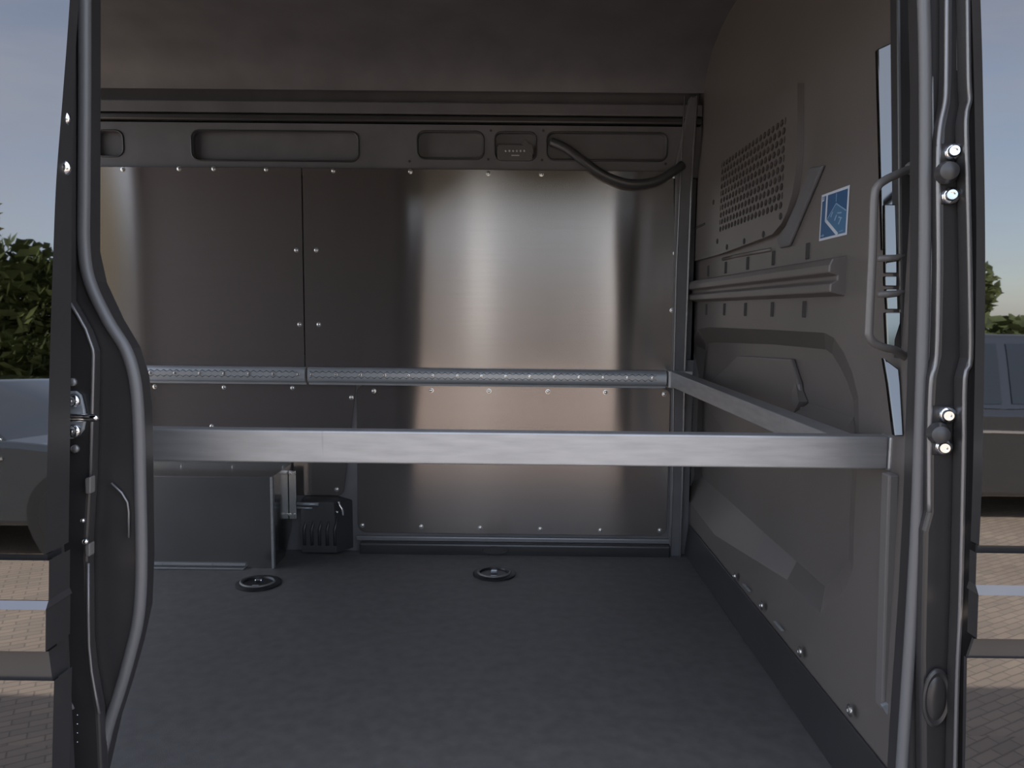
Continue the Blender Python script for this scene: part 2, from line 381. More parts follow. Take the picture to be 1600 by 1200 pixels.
# triangular gusset right of the embossing and light ledge
tri = [V((XB+DEP-0.002,(o:=atx(px,py,XB+DEP-0.002)).y,o.z)) for px,py in ((1237,563),(1262,628),(1250,652))]
apex = [t + V((-0.022,0,0)) for t in (tri[1], tri[2])]
MB().add(tri+apex, [(0,1,3),(0,3,4),(0,4,2),(1,2,4,3),(0,2,1)]).build('recess_gusset', 'bulk', wb)
led = [V((XB+DEP-0.001,(o:=atx(px,py,XB+DEP-0.001)).y,o.z)) for px,py in ((1264,630),(1334,652),(1338,680),(1252,652))]
led2 = [led[0], led[1], led[2]+V((-0.035,0,0)), led[3]+V((-0.035,0,0))]
MB().add(led+led2[2:], [(0,1,4,5),(0,5,3),(1,2,4),(3,5,4,2),(0,3,2,1)]).build('recess_ledge', 'bulk', wb)
# upper grille plate: raised panel with rounded lower corner and perforated field
plate = [(1091,270),(1099,210),(1104,200),(1246,130),(1246,228),(1243,270),(1238,302),(1230,330),(1221,349),(1207,366),(1190,373),(1128,396),(1085,408)]
POFF = -0.016
po = [V((XB+POFF,(o:=atx(px,py,XB+POFF)).y,o.z)) for px,py in plate]
gr2 = [p + V((POFF,0,0)) for p in grille_rect]
gp = MB().holed(po, [[V((XB+POFF,GY0+0.0,GZ0)),V((XB+POFF,GY1,GZ0)),V((XB+POFF,GY1,2.12)),V((XB+POFF,GY0,2.12))]])
gp.loft([po, [p+V((-POFF*1.0,0,0)) for p in po]], True)
gp.build('grille_plate', 'bulk', wb, auto=30)
# perforated field, every hole real
pf = MB(); nx, nz = 18, 10; py_, pz_ = (GY1-GY0)/nx, (2.12-GZ0)/nz
x0 = XB+POFF
for r in range(nz):
    for c in range(nx + (r % 2)):
        ya = GY0 + (c - 0.5*(r % 2))*py_; yb = ya + py_
        ya, yb = max(ya, GY0), min(yb, GY1); za = GZ0 + r*pz_; zb = za + pz_
        cy, cz = (ya+yb)/2, (za+zb)/2; ry, rz = (yb-ya)*0.40, pz_*0.42
        outer = [(yb,cz),(yb,zb),(cy,zb),(ya,zb),(ya,cz),(ya,za),(cy,za),(yb,za)]
        inner = [(cy+ry*math.cos(math.radians(45*k)), cz+rz*math.sin(math.radians(45*k))) for k in range(8)]
        pf.loft([[(x0,y,z) for y,z in outer], [(x0,y,z) for y,z in inner], [(x0+0.006,y,z) for y,z in inner]], True)
pf.build('perforated_grille', 'bulk', wb)
for px, py in ((1115,316),(1121,377),(1136,386),(1163,377),(1193,366),(1220,338)):
    MB().lathe([(0.009,0),(0.009,0.002),(0.004,0.0022),(0,0.0005)], 10, atx(px,py,x0), (-1,0,0)).build('plate_hole', 'cavity', wb)
# slot, bead under the plate, slanted channel beside it
a = bx(1092,357,-0.018)
MB().box((x0-0.002, a.y-0.16, a.z-0.004), (x0+0.004, a.y, a.z+0.004)).build('plate_slot', 'cavity', wb)
MB().tube([bx(1130,405,0.0), bx(1150,400,0.0), bx(1205,390,0.0)], 0.006, 8).build('plate_bead', 'bulk', wb, smooth=True)
ch = [(1264,262),(1285,258),(1232,384),(1217,388),(1212,374),(1226,354),(1245,312)]
bpoly(ch, -0.009, 0.009, 'slanted_channel', 'steel_dark', 0.006)
# horizontal lashing rail pressing
yn, yf = bx(1322,420).y, 2.985
zt_, zb_ = bx(1322,398).z, bx(1322,445).z
zt_f, zb_f = bx(1078,440).z, bx(1078,482).z
ztop, zbot = (zt_+zt_f)/2, (zb_f+zb_)/2
pr = [(0,ztop),(-0.030,ztop-0.006),(-0.036,ztop-0.02),(-0.036,ztop-(ztop-zbot)*0.42),(-0.018,ztop-(ztop-zbot)*0.5),(-0.018,ztop-(ztop-zbot)*0.6),(-0.032,ztop-(ztop-zbot)*0.7),(-0.032,zbot+0.008),(0,zbot)]
MB().loft([[(XB+a,yn,z) for a,z in pr],[(XB+a,yf,z) for a,z in pr]], False, True).build('lashing_rail_pressing', 'bulk', wb, bevel=0.003)
for px in (1107,1134,1168,1208,1261):
    p = bx(px, 425); MB().box((XB-0.003,p.y-0.010,ztop+0.006),(XB+0.004,p.y+0.010,ztop+0.045)).build('pressed_slot','cavity',wb,bevel=0.002)  # boxes stand proud, shade of the slots is in their dark colour
for px in (1104,1132,1165,1207,1257):
    p = bx(px, 485); MB().box((XB-0.003,p.y-0.010,zbot-0.048),(XB+0.004,p.y+0.010,zbot-0.008)).build('pressed_slot','cavity',wb,bevel=0.002)
# floor flange with bolts
MB().prism([(XB-0.02,1.34,ZF+0.001),(XB,1.34,ZF+0.001),(XB,1.34,ZF+0.12),(XB-0.006,1.34,ZF+0.12)], (0,1.62,0)).build('floor_flange','jamb',wb,bevel=0.003)
for px, py in ((1148,900),(1190,946),(1250,1018),(1328,1110)):
    q = atx(px,py,XB-0.012)
    inst('flange_bolt','screw_x',q,wb)
for px, py in ((1166,918),(1216,978)):
    q = atx(px,py,XB-0.012); MB().box((XB-0.0145,q.y-0.03,q.z-0.001),(XB-0.008,q.y+0.03,q.z+0.001)).build('flange_seam','rail',wb)

# ------------------------------------------------------------------ door pillars
def ppoly(pts, y, d, name, mt, parent, bev=0.004):
    return MB().prism([aty(px,py,y) for px,py in pts], (0,d,0)).build(name, mt, parent, bevel=bev, seg=3)
t1 = struct('trim_1', 'dark painted rear jamb of the side door opening', 'door jamb', (-0.65, 1.16, ZF))
# jamb face: from behind the slid door to the seal
jl = [(70,-60),(131,-60),(131,390),(142,440),(170,500),(197,545),(211,590),(217,650),(220,880),(217,960),(204,1020),(187,1080),(168,1140),(148,1230),(60,1260)]
ppoly(jl, 1.19, 0.05, 'jamb_face', 'jamb', t1)
# stepped outer plate whose folded edge runs down the jamb
st = [(60,-60),(108,-60),(108,470),(120,490),(134,515),(146,548),(146,600),(142,750),(136,850),(137,905),(138,1000),(143,1050),(155,1115),(160,1230),(60,1240)]
ppoly(st, 1.165, 0.024, 'jamb_step', 'jamb', t1, 0.006)
MB().tube([aty(x,y,1.163) for x,y in ((110,474),(120,490),(134,515),(145,546),(146,556),(144,640),(141,748))], 0.0025, 6).build('jamb_seam','jamb_edge_lit',t1,smooth=True)  # pale line drawn as the highlight along the seam
MB().tube([aty(x,y,1.163) for x,y in ((138,880),(138,960),(139,1010),(143,1050),(150,1090),(155,1115))], 0.0022, 6).build('jamb_seam','jamb_edge_lit',t1,smooth=True)
MB().tube([aty(x,y,1.185) for x,y in ((174,755),(190,770),(199,785),(201,800),(201,840))], 0.0018, 6).build('jamb_seam','jamb_edge_lit',t1,smooth=True)
for (xa,ya,xb,yb) in ((132,748,141,772),(132,852,140,870)):
    ppoly([(xa,ya),(xb,ya-3),(xb,yb),(xa+1,yb)],1.15,0.015,'rubber_stop','handle',t1,0.002)
for px,py,s in ((130,813,1),(134,846,1.3)):
    MB().lathe([(0.004*s,0),(0.004*s,0.003),(0,0.005)],10,aty(px,py,1.15),(0.2,-1,0.2)).build('stud','chrome',t1,smooth=True)
for py in (1117,1131,1145,1159): MB().lathe([(0.0012,0),(0.0012,0.001),(0,0.0015)],8,aty(121,py,1.16),(0,-1,0)).build('pinch_weld_spot','chrome',t1,smooth=True)
MB().tube([aty(x,y,1.15) for x,y in ((105,1075),(108,1095),(114,1108))],0.003,6).build('sill_edge','jamb_edge_lit',t1,smooth=True)
# inner trim behind the seal (left)
il = [(x+9,y) for x,y in jl[1:-1]]
ir = [(x-40,y) for x,y in jl[1:-1]]
MB().prism([aty(x,y,1.245) for x,y in il]+[aty(x,y,1.245) for x,y in reversed(ir)],(0,0.02,0)).build('inner_trim','jamb',t1,bevel=0.004)

t2 = struct('trim_2', 'dark painted front jamb of the side door opening', 'door jamb', (0.68, 1.16, ZF))
jr = [(1443,-60),(1447,130),(1446,400),(1441,600),(1434,800),(1426,950),(1412,1150),(1407,1240),(1560,1240),(1560,-60)]
ppoly(jr, 1.19, 0.05, 'jamb_face', 'jamb', t2)
rA = [(1480,-40),(1479,120),(1477,160),(1469,200),(1466,260),(1467,420),(1464,555),(1456,590),(1453,640),(1452,720),(1452,800),(1444,830),(1441,960),(1440,1020),(1442,1240)]
ppoly(rA+[(1560,1240),(1560,-40)], 1.165, 0.026, 'jamb_step', 'jamb', t2, 0.007)
MB().tube(smooth_path([aty(x,y,1.164) for x,y in rA[:11]],4),0.0036,8).build('jamb_seam','jamb_edge_lit',t2,smooth=True)  # pale line drawn as the highlight of the folded edge
rB = [(1512,-40),(1514,120),(1516,155),(1510,188),(1513,300),(1516,440),(1517,560),(1508,592),(1506,720),(1501,940),(1496,1060),(1492,1240)]
ppoly(rB+[(1560,1240),(1560,-40)], 1.13, 0.034, 'jamb_step', 'jamb', t2, 0.007)
MB().tube(smooth_path([aty(x,y,1.129) for x,y in rB],4),0.0034,8).build('jamb_seam','jamb_edge_lit',t2,smooth=True)
MB().tube(smooth_path([aty(x,y,1.186) for x,y in ((1457,120),(1458,300),(1455,420),(1451,560),(1449,640))],4),0.0018,6).build('jamb_seam','jamb_edge_lit',t2,smooth=True)
MB().tube([aty(x,y,1.163) for x,y in ((1497,25),(1496,110))],0.0018,6).build('jamb_seam','jamb_edge_lit',t2,smooth=True)
# rubber grommet low on the jamb
gq = aty(1462,1090,1.16)
MB().lathe([(0.052,0),(0.052,0.006),(0.046,0.010),(0.038,0.006),(0.034,0.010),(0.020,0.014),(0,0.014)],28,(0,0,0),(0,-1,0)).build('rubber_grommet','jamb',t2,auto=40)
go = COL.objects['rubber_grommet']; go.location = gq; go.scale=(0.42,0.5,0.95)
# inner pillar: glossy face that catches the sky, plus dark inner web
MB().prism([aty(x,y,1.385) for x,y in ((1402,-60),(1452,-60),(1452,600),(1430,1240),(1398,1240),(1408,600))],(0,0.03,0)).build('inner_web','jamb',t2,bevel=0.004)
TILT = 0.07
def pil(pts, y, name, mt='pillar', d=0.012, tilt=0.07, zc=1.9):
    q=[]; y -= 0.085
    for px,py in pts:
        p=aty(px,py,y); p=aty(px,py,y-(p.x-0.69)*0.5); q.append(V((p.x, y+(p.z-zc)*tilt-(p.x-0.69)*0.5, p.z)))
    return MB().prism(q,(0,d,0)).build(name,mt,t2,bevel=0.002)
pil([(1375,74),(1400,62),(1400,300),(1400,392),(1374,392)],1.50,'pillar_face')
pil([(1379,320),(1397,320),(1397,384),(1396,428),(1377,428)],1.488,'pillar_pad')
pil([(1376,432),(1396,432),(1395,448),(1376,448)],1.488,'pillar_pad')
pil([(1377,452),(1396,452),(1396,484),(1378,484)],1.49,'pillar_pad')
pil([(1375,488),(1400,488),(1399,505),(1390,530),(1389,546),(1376,546)],1.49,'pillar_pad')
pil([(1388,560),(1412,578),(1412,600),(1408,680),(1393,680),(1391,600)],1.455,'pillar_pad',tilt=0.22,zc=1.45)
for py in (404,460):
    MB().tube([aty(1372,py,1.39),aty(1400,py-1,1.39),aty(1412,py-5,1.39)],0.006,8).build('pillar_clip','handle',t2,smooth=True)
# lower inner leg seen under the bar
MB().prism([aty(x,y,1.365) for x,y in ((1389,742),(1406,742),(1404,880),(1398,1000),(1394,1110),(1378,1110),(1384,900))],(0,0.03,0)).build('pillar_leg','handle',t2,bevel=0.004)
MB().prism([aty(x,y,1.355) for x,y in ((1378,1103),(1393,1099),(1390,1122))],(0,0.01,0)).build('pillar_leg_tip','rail',t2,bevel=0.002)
MB().prism([aty(x,y,1.355) for x,y in ((1388,1155),(1392,1155),(1388,1230),(1383,1230))],(0,0.01,0)).build('sill_tab','rail',t2)
MB().box((0.716,1.26,ZF-0.05),(0.78,1.50,2.66)).build('pillar_core','jamb',t2)
MB().box((0.735,1.17,ZF-0.25),(0.80,1.30,2.66)).build('pillar_core','jamb',t2)

# ------------------------------------------------------------------ doors (outer skins)
def skin(parent, xe, xo, rows, name):
    mb = MB()
    R = []
    for z, y in rows: R.append([(xe, y, z), (xe + (xo-xe)*0.02, y, z), ((xe+xo)/2, y, z), (xo, y, z)])
    return mb.loft(R).build(name, 'paint', parent, fix=False)
def zpx(px, py, y): return aty(px, py, y).z
d1 = struct('door_1', 'glossy black sliding door pushed back, mirroring sky, trees and parked car', 'door', (-1.3, 1.0, 0.4))
d2 = struct('door_2', 'glossy black cab door skin mirroring sky and a parked car', 'door', (1.3, 1.08, 0.4))
def doorskin(d, xo, yu, lows, yback):
    rows = [aty(px, py, y) for py, px, y in yu]
    P = smooth_path(rows, 8)
    mb = MB().loft([[p,((p.x+xo)/2,p.y,p.z),(xo,p.y,p.z)] for p in P])
    MB().loft([[p,(p.x,max(yback,p.y+0.02),p.z)] for p in P]).build('edge_fold','jamb',d,auto=40,fix=False)   # return along the leading edge
    b = P[-1]; mb.loft([[b,(xo,b.y,b.z)],[(b.x,b.y+0.02,b.z-0.002),(xo,b.y+0.02,b.z-0.002)]])
    mb.build('upper_skin','paint',d,auto=40,fix=False)
    for name, mt, prof in lows:
        pp = [aty(px,py,y) for py,px,y in prof]
        mb = MB().loft([[p,((p.x+xo)/2,p.y,p.z),(xo,p.y,p.z)] for p in pp])
        MB().loft([[p,(p.x,max(yback,p.y+0.005),p.z)] for p in pp]).build('edge_fold','jamb',d,fix=False)
        mb.build(name, mt, d, fix=False)
doorskin(d1, -2.2, [(-260,124,1.062),(0,109,1.032),(150,98,1.019),(280,88,1.010),(400,83,1.004),(520,79,0.999),(650,75.5,0.995),(760,73,0.993),(866,71,0.992)],
    [('belt_groove','jamb',[(866,74,1.012),(876,74,1.012)]),
     ('middle_skin','paint',[(876,76.5,0.996),(938,76,0.996)]),
     ('moulding_bevel','paint',[(938,76,0.996),(953,71.5,0.984)]),
     ('lower_skin','paint',[(953,71.5,0.988),(1018,71,0.988)]),
     ('trim_groove','jamb',[(1018,76,1.008),(1064,82,1.008)]),
     ('rocker_skin','paint',[(1064,84.5,1.002),(1165,82,1.002),(1300,79,1.004),(1700,90,1.04)])], 1.045)
doorskin(d2, 2.0, [(-260,1520,1.112),(0,1532,1.085),(200,1537,1.077),(430,1539.5,1.073),(650,1536.5,1.072),(760,1534,1.072),(852,1530,1.073)],
    [('belt_groove','jamb',[(852,1528,1.09),(864,1527,1.09)]),
     ('middle_skin','paint',[(864,1526,1.077),(914,1524.5,1.077)]),
     ('moulding_bevel','paint',[(914,1524.5,1.077),(930,1529,1.065)]),
     ('lower_skin','paint',[(930,1529,1.070),(998,1526.5,1.070)]),
     ('trim_groove','jamb',[(998,1522,1.09),(1028,1512,1.09)]),
     ('rocker_skin','paint',[(1028,1511,1.086),(1150,1509,1.086),(1300,1505,1.09),(1700,1490,1.12)])], 1.094)
MB().box((-2.2,1.09,0.45),(-0.68,1.12,2.35)).build('inner_panel','jamb',d1)
MB().box((0.72,1.135,0.45),(2.0,1.16,2.35)).build('inner_panel','jamb',d2)
# oval drain plug on the edge of the sliding door, bolts of its upper guide
q = aty(92,902,1.03)
MB().tube([(q.x, q.y+0.012*math.cos(t), q.z+0.026*math.sin(t)) for t in [2*math.pi*k/16 for k in range(16)]],0.0022,6,True).build('oval_plug','jamb_edge_lit',d1,smooth=True)
for i,(px,py) in enumerate(((101,186),(102,263))):
    o = inst('guide_bolt','bolt',aty(px,py,1.035),d1)
q=aty(103,220,1.045); MB().box((q.x-0.004,q.y-0.008,q.z-0.007),(q.x+0.006,q.y+0.004,q.z+0.007)).build('guide_block','handle',d1,bevel=0.002)

# ================================================================== THINGS
# door seal all round the opening
left = [(132,-40),(132,150),(131,300),(131,385),(140,440),(168,500),(196,545),(210,590),(216,650),(219,760),(221,880),(217,960),(204,1020),(187,1080),(168,1140),(148,1230)]
right = [(1407,1230),(1412,1150),(1425,950),(1433,800),(1440,600),(1445,400),(1446,130),(1442,-40)]
L = smooth_path([aty(x,y,1.19) for x,y in left],5); R = smooth_path([aty(x,y,1.19) for x,y in right],5)
loop = L + [V((-0.70,1.18,0.72)),V((-0.6,1.18,0.65)),V((0,1.18,0.645)),V((0.5,1.18,0.65)),V((0.60,1.18,0.72))] + R + [V((0.62,1.19,2.22)),V((0.5,1.19,2.30)),V((0,1.19,2.31)),V((-0.5,1.19,2.30)),V((-0.62,1.19,2.22))]
ds = MB().tube(loop,0.0092,12,True).build('door_seal','rubber',smooth=True)
tag(ds,'dark grey rubber seal running round the side door opening','door seal')

# aluminium wall panels
def panel(outline, y, label, screws, group='brushed aluminium wall panels'):
    pts = [V(p) for p in outline]; c = sum(pts, V())/len(pts)
    t = thing('wall_panel', (c.x, y, min(p.z for p in pts)), label, 'wall panel', group)
    sh = MB().prism(pts, (0,0.006,0)).build('sheet','alu',t,bevel=0.0012,seg=1)
    for px,py in screws: inst('screw','screw',aty(px,py,y),sh)
    return t
YP = 2.972
zU = [aty(145,261,YP), aty(477,262.3,YP), aty(1000,267,YP)]
zb1 = aty(300,574,YP).z - 0.06
xm = aty(474,420,YP).x
panel([(-2.1,YP,aty(145,261,YP).z),(xm-0.002,YP,aty(474,262,YP).z),(xm-0.002,YP,zb1),(-2.1,YP,zb1)], YP,
      'dim upper left aluminium wall panel with a yellowish sheen beside the seal',
      [(192,265),(334,264),(416,265),(463,391),(468,507),(280,264)])
rt = aty(1052,268,YP)
panel([(xm+0.002,YP,aty(474,262,YP).z),(rt.x-0.02,YP,aty(1040,268,YP).z),(rt.x+0.004,YP,rt.z-0.03),(aty(1057,575,YP).x,YP,zb1),(xm+0.002,YP,zb1)], YP,
      'large bright brushed aluminium upper wall panel right of the seam',
      [(521,267),(641,268),(763,271),(846,272),(1053,275),(1055,396),(1050,485),(494,391),(498,507)])
YL = 2.984
a, b = aty(120,770,YL), aty(556,602,YL)
pl = rrect(a.x,b.x,a.z,b.z+0.02,0.03)
panel([(x - (0.05 if (x>b.x-0.04 and z<a.z+0.04) else 0), YL, z) for x,z in pl], YL,
      'dim lower left aluminium panel above the metal box',
      [(242,604),(350,605),(457,606),(549,621),(526,765),(331,666)])
a, b = aty(559,832,YL), aty(1048,608,YL)
pl = rrect(a.x,b.x,a.z,b.z+0.004,0.035)
panel([(x,YL,z) for x,z in pl], YL, 'bright lower aluminium panel with rounded corners above the floor ring',
      [(584,611),(674,610),(764,611),(856,612),(946,613),(1038,616),(566,821),(658,823),(750,825),(844,827),(938,829),(1031,829)])

# lashing track rails
def track(x0, x1, zc, label, bolts, y=2.968):
    t = thing('lashing_rail', ((x0+x1)/2, y, zc-0.035), label, 'rail', 'lashing rails along the side wall')
    pr = [(0,0.031),(-0.010,0.031),(-0.020,0.027),(-0.026,0.018),(-0.028,0.008),(-0.028,-0.008),(-0.026,-0.018),(-0.020,-0.026),(-0.008,-0.030),(-0.006,-0.038),(0,-0.038)]
    MB().loft([[(x0,y+a,zc+b) for a,b in pr],[(x1,y+a,zc+b) for a,b in pr]],True,True).build('rail_body','rail',t,auto=35)
    yf = y-0.0285; n = int((x1-x0-0.02)/0.025); up=[]; dn=[]
    xs = x0+0.01
    for k in range(n):
        for q in range(4):
            x = xs+0.025*(k+q/4); h = 0.0085+0.0030*math.cos(2*math.pi*q/4)
            up.append((x,yf,zc+0.004+h)); dn.append((x,yf,zc+0.004-h))
    g = MB(); st = MB()
    ax = [(x,yf-0.0004,zc+0.004+(z-zc-0.004)*1.28) for x,y_,z in up]; bx_ = [(x,yf-0.0004,zc+0.004+(z-zc-0.004)*1.28) for x,y_,z in dn]
    g.loft([ax,bx_]).build('track_groove','groove',t,fix=False)
    yo = yf-0.002
    ts = st.loft([[(x,yf,z) for x,_,z in up],[(x,yo,z) for x,_,z in up],[(x,yo,z) for x,_,z in dn],[(x,yf,z) for x,_,z in dn]]).build('track_strip','rail',t,fix=False)
    for px in bolts:
        bpx = aty(px, 585, yo).x
        inst('bolt','screw_small',(bpx,yo-0.0003,zc+0.004),ts)
    return t
zr1 = aty(380,586,2.94).z; zr2 = aty(760,589,2.94).z; zr = (zr1+zr2)/2
track(-2.1, aty(476,585,2.94).x, zr, 'left length of aluminium lashing rail running behind the door seal', [235,273,312,350,389,427,466])
track(aty(480,585,2.94).x, aty(1042,588,2.94).x, zr, 'right long length of aluminium lashing rail ending at the corner bracket',
      [487,525,563,601,638,676,714,752,790,828,866,905,943,981,1020])

# bar frame: front bar, side bar along the bulkhead, corner caps
bf = thing('bar_frame', (0.3, 1.8, ZF), 'raw aluminium bar frame spanning the door opening and the bulkhead', 'bar')
YB = 1.40
pt, pb = aty(800,676,YB), aty(800,727,YB)
xr = aty(1387,712,YB).x
MB().box((-0.90,YB,pb.z),(xr,YB+0.035,pt.z)).build('front_bar','alu_bar',bf,bevel=0.0035,seg=3)
MB().box((xr+0.001,YB-0.003,pb.z-0.004),(0.712,YB+0.04,pt.z+0.001)).build('end_cap','alu_bar',bf,bevel=0.006,seg=3)
sx = 0.60
s0 = V((0.598,2.935,0))
def barz(y): return pt.z
hz = 0.048
s = MB(); ya, yb = YB+0.036, 2.945
s.add([(sx,ya,pt.z-hz),(sx+0.05,ya,pt.z-hz),(sx+0.05,yb,zr-0.028),(sx,yb,zr-0.028),(sx,ya,pt.z-0.003),(sx+0.05,ya,pt.z-0.003),(sx+0.05,yb,zr+0.03),(sx,yb,zr+0.03)],
      [(3,2,1,0),(4,5,6,7),(0,1,5,4),(1,2,6,5),(2,3,7,6),(3,0,4,7)])
s.build('side_bar','alu_bar',bf,bevel=0.003,seg=2)
MB().box((sx-0.008,2.93,zr-0.034),(sx+0.085,2.968,zr+0.032)).build('corner_bracket','alu_bar',bf,bevel=0.003)
# wear marks on the front bar are shallow scuffs in the material

# metal box over the wheel arch
YX = 2.73
bt = aty(425,746,YX); bb = aty(425,903,YX); xq = bt.x; bbz = ZF+0.001
sb = thing('metal_box', (-1.2, 2.85, ZF), 'bare sheet metal box on the floor below the left end of the bar', 'box')
MB().box((-1.75,YX,bb.z+0.022),(xq,YX+0.012,bt.z)).build('front_panel','alu_box',sb,bevel=0.0015)
yk = 2.965
MB().add([(-1.75,YX,bt.z),(xq,YX,bt.z),(xq,yk,bt.z),(-1.75,yk,bt.z),(-1.75,YX,bt.z+0.002),(xq,YX,bt.z+0.002),(xq,yk,bt.z+0.002),(-1.75,yk,bt.z+0.002)],
      [(3,2,1,0),(4,5,6,7),(0,1,5,4),(1,2,6,5),(2,3,7,6),(3,0,4,7)]).build('top_panel','alu_box',sb)
MB().box((-1.75,yk-0.003,bt.z+0.002),(xq,yk,bt.z+0.03)).build('back_flange','alu_box',sb)
sp = [(xq-0.003,YX+0.012,bbz),(xq-0.003,yk-0.10,bbz),(xq-0.003,yk,bbz+0.09),(xq-0.003,yk,bt.z),(xq-0.003,YX+0.012,bt.z)]
MB().prism(sp,(0.003,0,0)).build('side_panel','alu_box',sb)
MB().box((xq-0.006,YX-0.006,bbz),(xq+0.003,YX+0.014,bt.z+0.002)).build('corner_edge','alu_bar',sb,bevel=0.001)
br0, br1 = aty(446,735,2.93), aty(464,811,2.93)
bk = MB().box((xq,2.925,br1.z),(br1.x,2.932,br0.z)).build('bracket','alu_box',sb,bevel=0.003)
for px,py in ((453,740),(460,740),(453,804),(460,804)): inst('screw','screw_small',aty(px,py,2.925),bk)
for px,py in ((284,723),(364,723),(443,724)):
    inst('rivet','screw_small',(aty(px,py,yk-0.003).x,yk-0.003,bt.z+0.016),sb)
MB().box((-1.75,YX-0.010,bbz+0.010),(aty(385,900,YX).x,YX,bbz+0.018)).build('bottom_channel','alu_bar',sb,bevel=0.001)
MB().box((-1.75,YX-0.022,bbz),(aty(384,905,YX).x,YX,bbz+0.004)).build('bottom_channel','alu_bar',sb,bevel=0.001)
MB().box((-1.75,YX+0.001,bbz),(xq-0.02,YX+0.012,bb.z+0.022)).build('kick_plate','black',sb)

# tie-down rings in the floor
def ring(c, label, eye):
    t = thing('tie_down_ring', c, label, 'tie-down ring', 'black tie-down rings in the floor')
    r = 0.062
    MB().lathe([(r,0.0),(r*1.25,0.0005),(r*1.25,0.004),(r*1.02,0.009),(r*0.86,0.008),(r*0.80,0.002),(0,0.0015)],32,c,(0,0,1)).build('cup','black_deep',t,auto=35)
    rim = [c+V((r*0.95*math.cos(a),r*0.95*math.sin(a),0.010)) for a in [math.pi+math.pi*k/14 for k in range(15)]]
    MB().tube(rim,0.0045,8).build('folded_ring','handle',t,smooth=True)
    MB().box((c.x-0.012,c.y-0.004,c.z+0.004),(c.x+0.012,c.y+0.008,c.z+0.016)).build('eye_bolt','chrome' if eye else 'rail',t,bevel=0.003)
    MB().box((c.x-0.011,c.y-0.035,c.z+0.003),(c.x+0.011,c.y-0.028,c.z+0.007)).build('eye_plate','rail',t,bevel=0.001)
ring(atz(772,897,ZF+0.0005),'black folding tie-down ring in the middle of the floor edge',False)
ring(atz(404,912,ZF+0.0005),'black tie-down ring at the foot of the metal box',True)

# cable loop hanging across the upper right corner
cpath = smooth_path([aty(x,y,d) for x,y,d in ((862,222,2.985),(885,232,2.96),(912,252,2.945),(945,274,2.94),(985,287,2.935),(1025,283,2.935),(1052,268,2.94),(1066,258,2.955))],6)
tag(MB().tube(cpath,0.017,10).build('cable_hose','black',smooth=True),'thick black cable sagging over the upper right corner of the bright panel','cable')
# socket unit in the middle pocket
p0, p1 = aty(777,251,2.985), aty(833,226,2.985)
su = thing('socket_unit',(p0.x,2.985,p0.z),'grey plastic unit with six small dots in the middle wall pocket','socket unit')
MB().prism([(x,2.982,z) for x,z in rrect(p0.x,p1.x,p0.z,p1.z,0.012)],(0,0.028,0)).build('housing','lamp',su,bevel=0.004)
for k in range(6):
    MB().lathe([(0.0042,0),(0.0042,0.002),(0,0.003)],10,aty(790.5+5.8*k,235.8,2.982),(0,-1,0)).build('indicator_dot','lamp_light',su,smooth=True)
a,b = aty(799,243.5,2.981), aty(811.5,242,2.981)
MB().box((a.x,2.9805,a.z),(b.x,2.983,b.z)).build('print_line','lamp_light',su)
fp = [aty(x,y,2.978) for x,y in ((815,225),(820.5,218),(826,224),(832,227),(834,238),(832,243),(826,238),(822,229))]
MB().prism(fp,(0,0.004,0)).build('loose_flap','lamp_light' if False else 'lamp',su,bevel=0.001)

# grab handle
hp_ = smooth_path([aty(x,y,d) for x,y,d in ((1424,263,1.38),(1405,271,1.35),(1384,281,1.335),(1371,292,1.33),(1366,312,1.33),(1363,400,1.33),(1358,505,1.33),(1358,524,1.33),(1366,536,1.335),(1382,543,1.34),(1398,547,1.35),(1412,556,1.37),(1420,563,1.38))],6)
gh = thing('grab_handle',aty(1366,540,1.33),'slim grey-brown tubular grab handle on the front pillar','grab handle')
MB().tube(hp_,0.0072,12).build('handle_bar','handle',gh,smooth=True)
for e in (hp_[0],hp_[-1]): MB().lathe([(0.011,-0.004),(0.012,0.0),(0.009,0.006),(0,0.006)],12,e,(0,-1,0)).build('handle_foot','handle',gh,smooth=True)

# sticker
XS = XB-0.0015
sk = [(1284.2,305),(1327.7,289),(1323,366.5),(1279.7,377)]
S = [atx(x,y,XS) for x,y in sk]
def sq(u,v,lift=0.0):
    p = (S[0]*(1-u)+S[1]*u)*(1-v)+(S[3]*(1-u)+S[2]*u)*v
    return p+V((-lift,0,0))
stk = thing('sticker',S[3],'blue and white notice sticker with angular line drawing on the bulkhead','sticker')
def spoly(uv,lift,mt,name): MB().prism([sq(u,v,lift) for u,v in uv],(0.0004,0,0)).build(name,mt,stk)
spoly([(0,0),(1,0),(1,1),(0,1)],0.0,'st_white','paper')
spoly([(.045,.05),(.95,.06),(.95,.95),(.045,.95)],0.0006,'st_blue','blue_field')
spoly([(.24,.585),(.585,.28),(.95,.50),(.95,.95),(.75,.95)],0.0010,'st_mid','shield')
def sline(a,b,w,mt='st_pale',lift=0.0016):
    du,dv=b[0]-a[0],b[1]-a[1]; du*=1.0; dv*=1.0; n=math.hypot(du,dv); nu,nv=-dv/n*w,du/n*w
    spoly([(a[0]+nu,a[1]+nv),(b[0]+nu,b[1]+nv),(b[0]-nu,b[1]-nv),(a[0]-nu,a[1]-nv)],lift,mt,'printed_line')
sline((.235,.05),(.235,.60),.028,'st_white'); sline((.235,.585),(.70,.955),.034,'st_white')
sline((.30,.56),(.585,.29),.010); sline((.585,.29),(.95,.50),.012); sline((.58,.08),(.58,.25),.007)
sline((.48,.45),(.42,.545),.016); sline((.63,.535),(.565,.645),.018); sline((.79,.63),(.715,.745),.018)
sline((.65,.50),(.80,.52),.014); sline((.70,.59),(.82,.635),.014)
